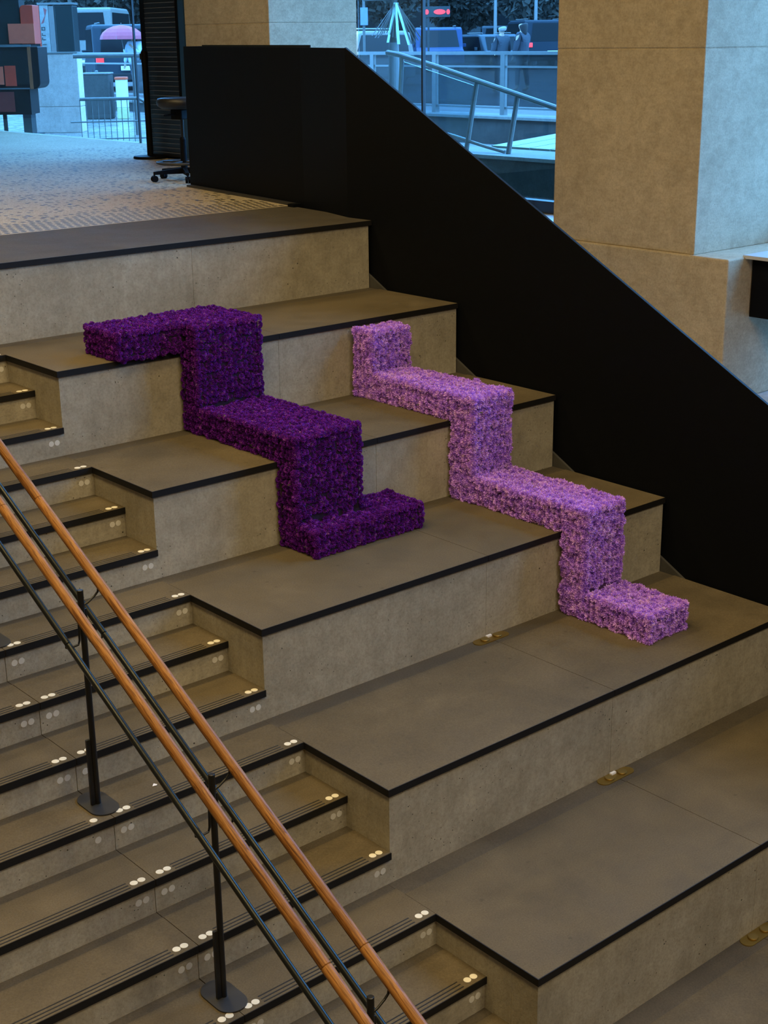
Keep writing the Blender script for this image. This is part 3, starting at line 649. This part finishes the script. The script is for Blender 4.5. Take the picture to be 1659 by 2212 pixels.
# people: one continuous skinned body each, clothes as shells
def skin(name, pts, edges, mat, parent, lv=2):
    me = bpy.data.meshes.new(name); me.from_pydata([p[:3] for p in pts], edges, []); me.materials.append(mat)
    o = bpy.data.objects.new(name, me); COL.objects.link(o); o.parent = parent
    o.modifiers.new('skin', 'SKIN'); sv = me.skin_vertices[0].data
    for i, p in enumerate(pts):
        r_ = p[3]; sv[i].radius = (r_, r_) if not isinstance(r_, tuple) else r_; sv[i].use_root = i == 0
    s2 = o.modifiers.new('subdivision', 'SUBSURF'); s2.levels = lv; s2.render_levels = lv
    return o
def person(label, loc, rz, h, coat, legs, hair, arms, stride=.12, longhair=False, hood=None):
    t = thing('person', label, 'person', loc, rz); k_ = h / 1.70
    skinm = plain('skin_tone', (.42, .27, .19), .6)
    J = [(0, 0, .93, .105), (0, 0, 1.12, .10), (0, 0, 1.34, .12), (0, 0, 1.45, .055), (0, 0, 1.52, .055), (.01, 0, 1.60, .092), (.01, 0, 1.66, .075)]
    E_ = [(0, 1), (1, 2), (2, 3), (3, 4), (4, 5), (5, 6)]
    def addc(a, chain):
        for p in chain: J.append(p); E_.append((a, len(J) - 1)); a = len(J) - 1
        return a
    for s in (-1, 1):
        f = stride * s
        an = addc(0, [(0, s * .09, .88, .088), (f * .6, s * .10, .50, .055), (f - .03, s * .10, .09, .040)]); addc(an, [(f + .06, s * .105, .04, .036), (f + .14, s * .11, .03, .028)])
        el, ha = arms[0 if s < 0 else 1]
        w = addc(2, [(0, s * .17, 1.38, .055), (*el, .042), (*ha, .030)])
        hv = Vector(ha); dv = (hv - Vector(el)).normalized(); palm = hv + dv * .07; wi = addc(w, [(*palm, .032)])
        sd = dv.cross(Vector((1, 0, 0))); sd = sd.normalized() if sd.length > .1 else Vector((0, 1, 0))
        for q in range(4):
            b = palm + dv * .02 + sd * (q - 1.5) * .018; L_ = (.062, .074, .070, .055)[q]
            addc(wi, [(*b, .009), (*(b + dv * L_ * .6 + Vector((.008, 0, 0))), .0085), (*(b + dv * L_ + Vector((.022, 0, 0))), .007)])
        b = hv + dv * .02 + Vector((.028, 0, 0)); addc(w, [(*b, .010), (*(b + dv * .045 + Vector((.014, 0, 0))), .008)])
    J = [(x * k_, y * k_, z * k_, r_ * k_ * (1.15 if r_ > .03 else 1)) for x, y, z, r_ in J]
    body = skin('body', J, E_, skinm, t)
    c = [(0, 0, .80 * k_, .20 * k_), (0, 0, 1.0 * k_, .19 * k_), (0, 0, 1.18 * k_, .19 * k_), (0, 0, 1.36 * k_, .20 * k_), (0, 0, 1.46 * k_, .10 * k_)]; ce = [(0, 1), (1, 2), (2, 3), (3, 4)]
    for s in (-1, 1):
        el, ha = arms[0 if s < 0 else 1]; n0 = len(c)
        c += [(0, s * .175 * k_, 1.375 * k_, .10 * k_), (el[0] * k_, el[1] * k_, el[2] * k_, .078 * k_), (ha[0] * k_, ha[1] * k_, ha[2] * k_, .058 * k_)]; ce += [(3, n0), (n0, n0 + 1), (n0 + 1, n0 + 2)]
    skin('coat', c, ce, plain('coat_cloth', coat, .85), t)
    p = [(0, 0, .90 * k_, .125 * k_)]; pe = []
    for s in (-1, 1):
        f = stride * s; n0 = len(p)
        p += [(0, s * .09 * k_, .84 * k_, .098 * k_), (f * .6 * k_, s * .10 * k_, .50 * k_, .070 * k_), ((f - .03) * k_, s * .10 * k_, .12 * k_, .058 * k_)]; pe += [(0, n0), (n0, n0 + 1), (n0 + 1, n0 + 2)]
    skin('trousers', p, pe, plain('trouser_cloth', legs, .85), t)
    hm = plain('hair', hair, .7) if not hood else plain('hood_cloth', hood, .85)
    hp = [(-.02 * k_, 0, 1.655 * k_, .130 * k_), (-.045 * k_, 0, 1.60 * k_, .120 * k_), (-.065 * k_, 0, (1.36 if longhair else 1.53) * k_, .065 * k_)]
    skin('hair' if not hood else 'hood', hp, [(0, 1), (1, 2)], hm, t)
    fc = MB()
    for s in (-1, 1):
        fc.lathe([(.004, -.006), (.010, 0), (.004, .006)], (.098 * k_, s * .033 * k_, 1.605 * k_), 8)
    obj('eyes', fc, 'tyre', t); obj('mouth', MB().box(.085 * k_, .096 * k_, -.022 * k_, .022 * k_, 1.545 * k_, 1.553 * k_), plain('lips', (.35, .12, .10), .5), t)
    obj('nose', MB().add([(.092 * k_, -.012, 1.57 * k_), (.092 * k_, .012, 1.57 * k_), (.118 * k_, 0, 1.572 * k_), (.094 * k_, 0, 1.615 * k_)], [(0, 1, 2), (0, 2, 3), (1, 3, 2), (0, 3, 1)]), skinm, t)
    return t
down = lambda s: ((.02, s * .24, 1.10), (.10, s * .25, .86))
person('person in a pale blue top and dark trousers holding a pink umbrella', (17.9, 27.9, .25), F_ + 2.7, 1.62, (.42, .48, .55), (.06, .07, .09), (.05, .03, .025), (down(-1), ((.14, .24, 1.12), (.22, .14, 1.26))), .13, True)
person('person in a dark coat with a light knitted hood beyond the railing', (23.6, 19.6, .30), F_ + .5, 1.60, (.035, .04, .05), (.03, .03, .04), (.1, .1, .1), (down(-1), down(1)), .1, False, (.34, .33, .33))
person('long haired person in a dark coat passing in front of the dark estate car', (23.95, 19.22, .30), F_ + .9, 1.68, (.030, .032, .042), (.03, .03, .04), (.015, .012, .012), (down(-1), down(1)), .1, True)
# umbrella held by the first person
t = thing('umbrella', 'open pink umbrella held above a person outside the left window', 'umbrella', (17.62, 28.02, 1.55), 0)
M['pink'] = plain('pink_umbrella_cloth', (.44, .055, .085), .6)
ring = [[(.62 * math.sin(a) * math.cos(2 * math.pi * q / 8) * (1 if a < 1.2 else .985), .62 * math.sin(a) * math.sin(2 * math.pi * q / 8), .50 - .40 * (1 - math.cos(a)) * 1.0 - (.0 if a < 1.3 else .02)) for q in range(8)] for a in (.05, .35, .7, 1.0, 1.25, 1.42)]
for q in range(8):
    vs = [r_[q] for r_ in ring] + [r_[(q + 1) % 8] for r_ in ring]; n = len(ring)
    obj('canopy_panel', MB().add(vs + [(x * .99, y * .99, z - .006) for x, y, z in vs], [(i, i + 1, n + i + 1, n + i) for i in range(n - 1)] + [(2 * n + i, 3 * n + i, 3 * n + i + 1, 2 * n + i + 1) for i in range(n - 1)]), 'pink', t)
    obj('rib', MB().tube([(r_[q][0], r_[q][1], r_[q][2] - .008) for r_ in ring], .004, 6), 'steel', t)
obj('shaft', MB().tube([(0, 0, .56), (0, 0, .1), (.02, -.02, -.12)], .008, 8), 'steel', t); obj('handle', MB().tube([(.02, -.02, -.12), (.03, -.03, -.24)], .016, 8), 'white', t)

# things on the pavement outside the left window
RT = (.760, -.650)
def board(name, label, cat, right, w, dep, z0, z1, mat):        # box facing the hall, right edge given
    return thing(name, label, cat, (right[0], right[1], z0), math.atan2(RT[1], RT[0]))
t = board('street_kiosk', 'dark street kiosk with red hood and rounded window at the left edge', 'kiosk', (6.84, 12.33), 1.3, .7, .25, 2.1, None)
M['navy'] = plain('navy_panel', (.012, .007, .0065), .5, spec=.2); M['kred'] = plain('kiosk_red', (.62, .045, .014), .5); M['kpink'] = plain('kiosk_salmon', (.80, .115, .048), .55); M['tan'] = plain('tan_trim', (.30, .080, .026), .5)
rc = [(-1.3, .735), (-.10, .735)] + [(-.10 + .1 * math.sin(a * math.pi / 10), .835 - .1 * math.cos(a * math.pi / 10)) for a in range(6)] + [(0, 1.315), (-1.3, 1.315)]
obj('window_box', MB().prism(rc, 0, .6, 'y'), 'navy', t, .01)
obj('window_frame', MB().box(-.152, -.105, -.015, .0, .735, 1.315), 'tan', t); obj('window_pane', MB().box(-1.28, -.155, -.010, -.002, .80, 1.27), plain('kiosk_pane', (.018, .014, .012), .3, spec=.25), t)
obj('sill', MB().box(-1.3, -.10, -.03, .01, 1.318, 1.345), 'steel', t); obj('shelf_edge', MB().box(-1.28, -.16, -.02, .0, .735, .752), 'steel', t)
obj('poster', MB().box(-1.28, -.52, -.016, -.011, .80, 1.05), 'kpink', t); obj('poster', MB().box(-.50, -.34, -.016, -.011, .78, 1.06), 'kred', t)
hd = [(-.22, 1.35), (-.03, 1.35), (-.03, 1.88), (-.16, 1.88)] + [(-.16 - .06 * math.sin(a * math.pi / 10), 1.82 + .06 * math.cos(a * math.pi / 10)) for a in range(6)]
obj('hood', MB().prism(hd, .02, .4, 'y'), 'kred', t, .01); obj('side_panel', MB().box(-.40, -.03, .0, .018, 1.36, 1.63), 'kpink', t)
obj('upper_panel', MB().box(-1.3, -.23, .05, .4, 1.35, 1.95), plain('kiosk_teal', (.016, .018, .016), .5, spec=.2), t)
obj('lower_cabinet', MB().box(-1.3, -.17, .02, .55, .38, .735), 'navy', t); obj('poster', MB().box(-1.28, -.40, .012, .019, .42, .70), plain('dusky_poster', (.20, .020, .012), .6), t)
for q in range(4): obj('leg', MB().box(-1.2 + q * .3, -1.15 + q * .3, .05, .10, .0, .38), 'navy', t)
obj('base', MB().box(-1.3, -.13, .0, .58, .0, .10), 'tyre', t); obj('crate', MB().box(-.30, -.18, .01, .3, .10, .38), 'tyre', t)
t = board('concrete_pier', 'pale smooth concrete pier standing on the wet pavement beside the kiosk', 'pier', (8.29, 13.82), .78, .4, .25, 1.47, None)
obj('pier_block', MB().box(-.78, 0, 0, .4, .40, 1.20), 'pier', t, .01); obj('pier_block', MB().box(-.78, 0, 0, .4, 0, .397), 'pier', t, .01); obj('cap', MB().box(-.79, .01, -.01, .41, 1.202, 1.225), 'paleconc', t)
t = board('poster_column', 'slim street advertising column with red and white poster and dark side panel', 'advertising column', (11.2, 19.07), .65, .5, .25, 2.3, None)
obj('dark_panel', MB().box(-.36, 0, 0, .5, 0, 2.06), plain('teal_black_panel', (.008, .014, .014), .4, spec=.25), t, .02); obj('grey_panel', MB().box(-.47, -.365, 0, .5, 0, 2.05), plain('grey_panel', (.14, .12, .11), .5), t, .01)
obj('poster_board', MB().box(-.65, -.475, 0, .5, 0, 2.07), 'paleconc', t, .01); obj('top_trim', MB().box(-.68, .01, -.02, .5, 2.072, 2.11), 'steel', t)
obj('red_edge', MB().box(-.675, -.652, -.004, .4, 1.0, 2.06), 'kred', t)
obj('poster_print', MB().add([(-.63, -.004, 1.72), (-.575, -.004, 1.74), (-.50, -.004, 1.98), (-.565, -.004, 2.02), (-.545, -.004, 1.87)], [(0, 1, 4), (1, 2, 4), (2, 3, 4)]), plain('poster_maroon', (.25, .05, .05), .5), t)
ink = plain('black_ink', (.012, .012, .012), .6)
for zz, kind in ((1.60, 'A'), (1.50, 'L'), (1.42, 'L'), (1.33, 'I'), (1.24, 'B'), (1.16, 'E')):
    lt = MB(); bars = {'A': [(0, .05, .0, .012), (0, .012, 0, .06), (.05, .062, 0, .06), (0, .06, .05, .06)], 'L': [(0, .012, 0, .06), (0, .05, 0, .012)], 'I': [(0, .012, 0, .06)], 'B': [(0, .012, 0, .06), (0, .05, 0, .012), (0, .05, .025, .035), (0, .05, .05, .06), (.04, .05, 0, .06)], 'E': [(0, .012, 0, .06), (0, .05, 0, .012), (0, .045, .025, .035), (0, .05, .05, .06)]}[kind]
    for a, b, c, d in bars: lt.box(-.63 + c * 1.2, -.63 + d * 1.2, -.006, -.001, zz + a, zz + b)
    obj('letter', lt, ink, t)
t = board('barrier_block', 'stained grey concrete barrier block on the pavement below the umbrella', 'barrier', (10.71, 17.04), .52, .5, .25, 1.08, None)
obj('block', MB().box(-.52, 0, 0, .5, 0, .80), 'darkconc', t, .02); obj('cap', MB().box(-.53, .01, -.01, .51, .802, .83), 'paleconc', t, .008); obj('lifting_eye', MB().lathe([(.03, .83), (.03, .86), (.012, .87)], (-.26, .25, 0), 12), 'steel', t)
t = board('litter_bin', 'white square bollard bin with a yellow foot beside the barrier block', 'bin', (10.98, 16.88), .2, .2, .25, 1.0, None)
obj('casing', MB().box(-.2, 0, 0, .2, .20, .70), 'white', t, .01); obj('lid', MB().box(-.21, .01, -.01, .21, .70, .75), 'kpink', t, .01); obj('foot', MB().box(-.2, 0, 0, .2, 0, .198), plain('yellow_foot', (.62, .60, .28), .5), t, .01)
t = thing('pavement_rail', 'single tall steel rail and post crossing before the concrete barrier block', 'rail', (8.52, 12.52, .25))
part('top_rail', MB().tube([(7.78, 13.02, 1.42), (8.52, 12.52, 1.42), (9.2, 12.06, 1.42)], .035, 10), 'steel', t); part('post', MB().tube([(8.52, 12.52, .25), (8.52, 12.52, 1.42)], .03, 10), 'steel', t)
t = thing('low_hoop_fence', 'low curved steel fence of thin bars just outside the left window', 'fence', (6.7, 10.1, .25))
A_, B_ = Vector((6.33, 10.32, .25)), Vector((7.0, 9.94, .25))
part('hoop', MB().tube([A_ + Vector((0, 0, .65)), B_ + Vector((0, 0, .65)), B_ + Vector((.06, -.03, .61)), B_ + Vector((.10, -.055, .50)), B_ + Vector((.11, -.06, .0))], .022, 10), 'steel', t)
for zz in (.14, .36): part('mid_rail', MB().tube([A_ + Vector((-.12, .07, zz)), B_ + Vector((.1, -.055, zz))], .010, 8), 'steel', t)
for q in range(11): part('bar', MB().tube([A_.lerp(B_, q / 10), A_.lerp(B_, q / 10) + Vector((0, 0, .65))], .0055, 6), 'steel', t)
# signs and lights over the street
t = board('street_sign_board', 'tall white street sign with red mark at the edge of column', 'sign', (14.68, 14.24), .2, .05, .3, 2.4, None)
obj('post', MB().box(-.12, -.07, .02, .05, 0, 3.0), 'steel', t); obj('white_panel', MB().box(-.16, -.02, -.01, .02, 1.90, 2.4), 'white', t); obj('notice', MB().box(-.16, -.02, -.012, .02, 1.56, 1.87), plain('blue_notice', (.20, .26, .40), .5), t)
obj('red_mark', MB().lathe([(.03, 0), (.035, .004)], (0, 0, 0), 16), 'kred', t); o = t.children[-1]; o.rotation_euler = (math.pi / 2, 0, 0); o.location = (-.09, -.01, 2.02)
t = board('red_light_sign', 'glowing red light sign hanging above the blue pickup', 'sign', (37.75, 36.5), 1.1, .1, .3, 2.6, None)
obj('post', MB().box(-.9, -.82, .05, .12, 0, 3.2), 'facade', t); obj('backing', MB().box(-1.02, .0, .02, .08, 2.12, 2.52), 'facade', t)
for cx_, w in ((-.93, .08), (-.42, .24), (-.08, .07)):
    l_ = MB(); l_.prism([(cx_ + w * math.cos(q * math.pi / 8), 2.31 + .10 * math.sin(q * math.pi / 8)) for q in range(16)], .0, .02, 'y'); obj('red_glow', l_, 'red', t)
for i, (x, y, zt, lb) in enumerate(((50.6, 44.0, 7, 'slim street lamp pole behind the dark estate car'), (49.2, 45.4, 7, 'slim street lamp pole left of the pedestrians'))):
    t = thing('street_lamp', lb, 'street lamp', (x, y, .3)); obj('pole', MB().lathe([(.10, 0), (.06, zt)], n=12), 'steel', t); obj('arm', MB().tube([(0, 0, zt), (.8, -.6, zt + .2)], .05, 8), 'steel', t); obj('lantern', MB().box(.7, 1.2, -.85, -.5, zt + .12, zt + .26), 'steel', t)
# trees and facades that close the view
def tree(label, x, y, h, r_, seed):
    rg = np.random.default_rng(seed); t = thing('tree', label, 'tree', (x, y, .3), 0, 'trees along the far side of the street')
    obj('trunk', MB().tube([(0, 0, 0), (.1, 0, h * .25), (0, .15, h * .6)], [.26, .2, .1], 8), 'trunk', t)
    vs = []; fs = []
    for q in range(7000):
        d = rg.normal(size=3); d /= np.linalg.norm(d); rr = r_ * rg.uniform(.45, 1) ** .5
        c = d * rr * np.array([1, 1, .85 * (h - 1.6) / (2 * r_)]) + np.array([0, 0, .9 + (h - .9) / 2]); a, b = rg.normal(size=(2, 3)) * .10; o = len(vs)
        vs += [tuple(c - a), tuple(c + b), tuple(c + a), tuple(c - b)]; fs.append((o, o + 1, o + 2, o + 3))
    o = obj('foliage', MB().add(vs, fs), 'foliage', t); o['kind'] = 'stuff'
TL = ['dark street tree behind the kiosk upper panel', 'dark street tree behind the red kiosk hood', 'dark street tree behind the advertising column', 'dark street tree behind the white van', 'dark street tree just right of the white van', 'dark street tree behind the louvred panel',
      'dark street tree behind the black upright beside the louvres', 'dark street tree behind the column with the balustrade before it', 'dark street tree behind the white street sign board', 'dark street tree behind the strip hung pole', 'dark street tree behind the red light sign',
      'dark street tree right of the blue pickup', 'dark street tree behind the hooded pedestrian', 'dark street tree behind the dark estate car', 'dark street tree hidden by the right concrete column']
for i in range(15):
    a = math.radians(49.4 + 20 - i * 2.9); h = 78 + (i % 3) * 6
    tree(TL[i], -3.4 + h * math.cos(a), -7.1 + h * math.sin(a), 8 + (i % 4), 3.1, i)
for i in range(5):
    a0 = math.radians(49.4 + 26 - i * 10.5); h = 112
    o = thing('far_building', ('far dim building block behind the kiosk', 'far dim building block behind the white van', 'far dim building block behind the pole', 'far dim building block behind the trees at centre', 'far dim building block behind the estate car')[i], 'building', (-3.4 + h * math.cos(a0), -7.1 + h * math.sin(a0), .3), a0 - math.pi / 2)
    obj('wall', MB().box(-10.26, 10.26, 0, 12, 0, 22), 'facade', o)
    for fx in range(6):
        for fz in range(3): obj('window', MB().box(-9.6 + fx * 3.4, -7.4 + fx * 3.4, -.06, .02, 1.2 + fz * 3.4, 3.2 + fz * 3.4), 'carglass', o)
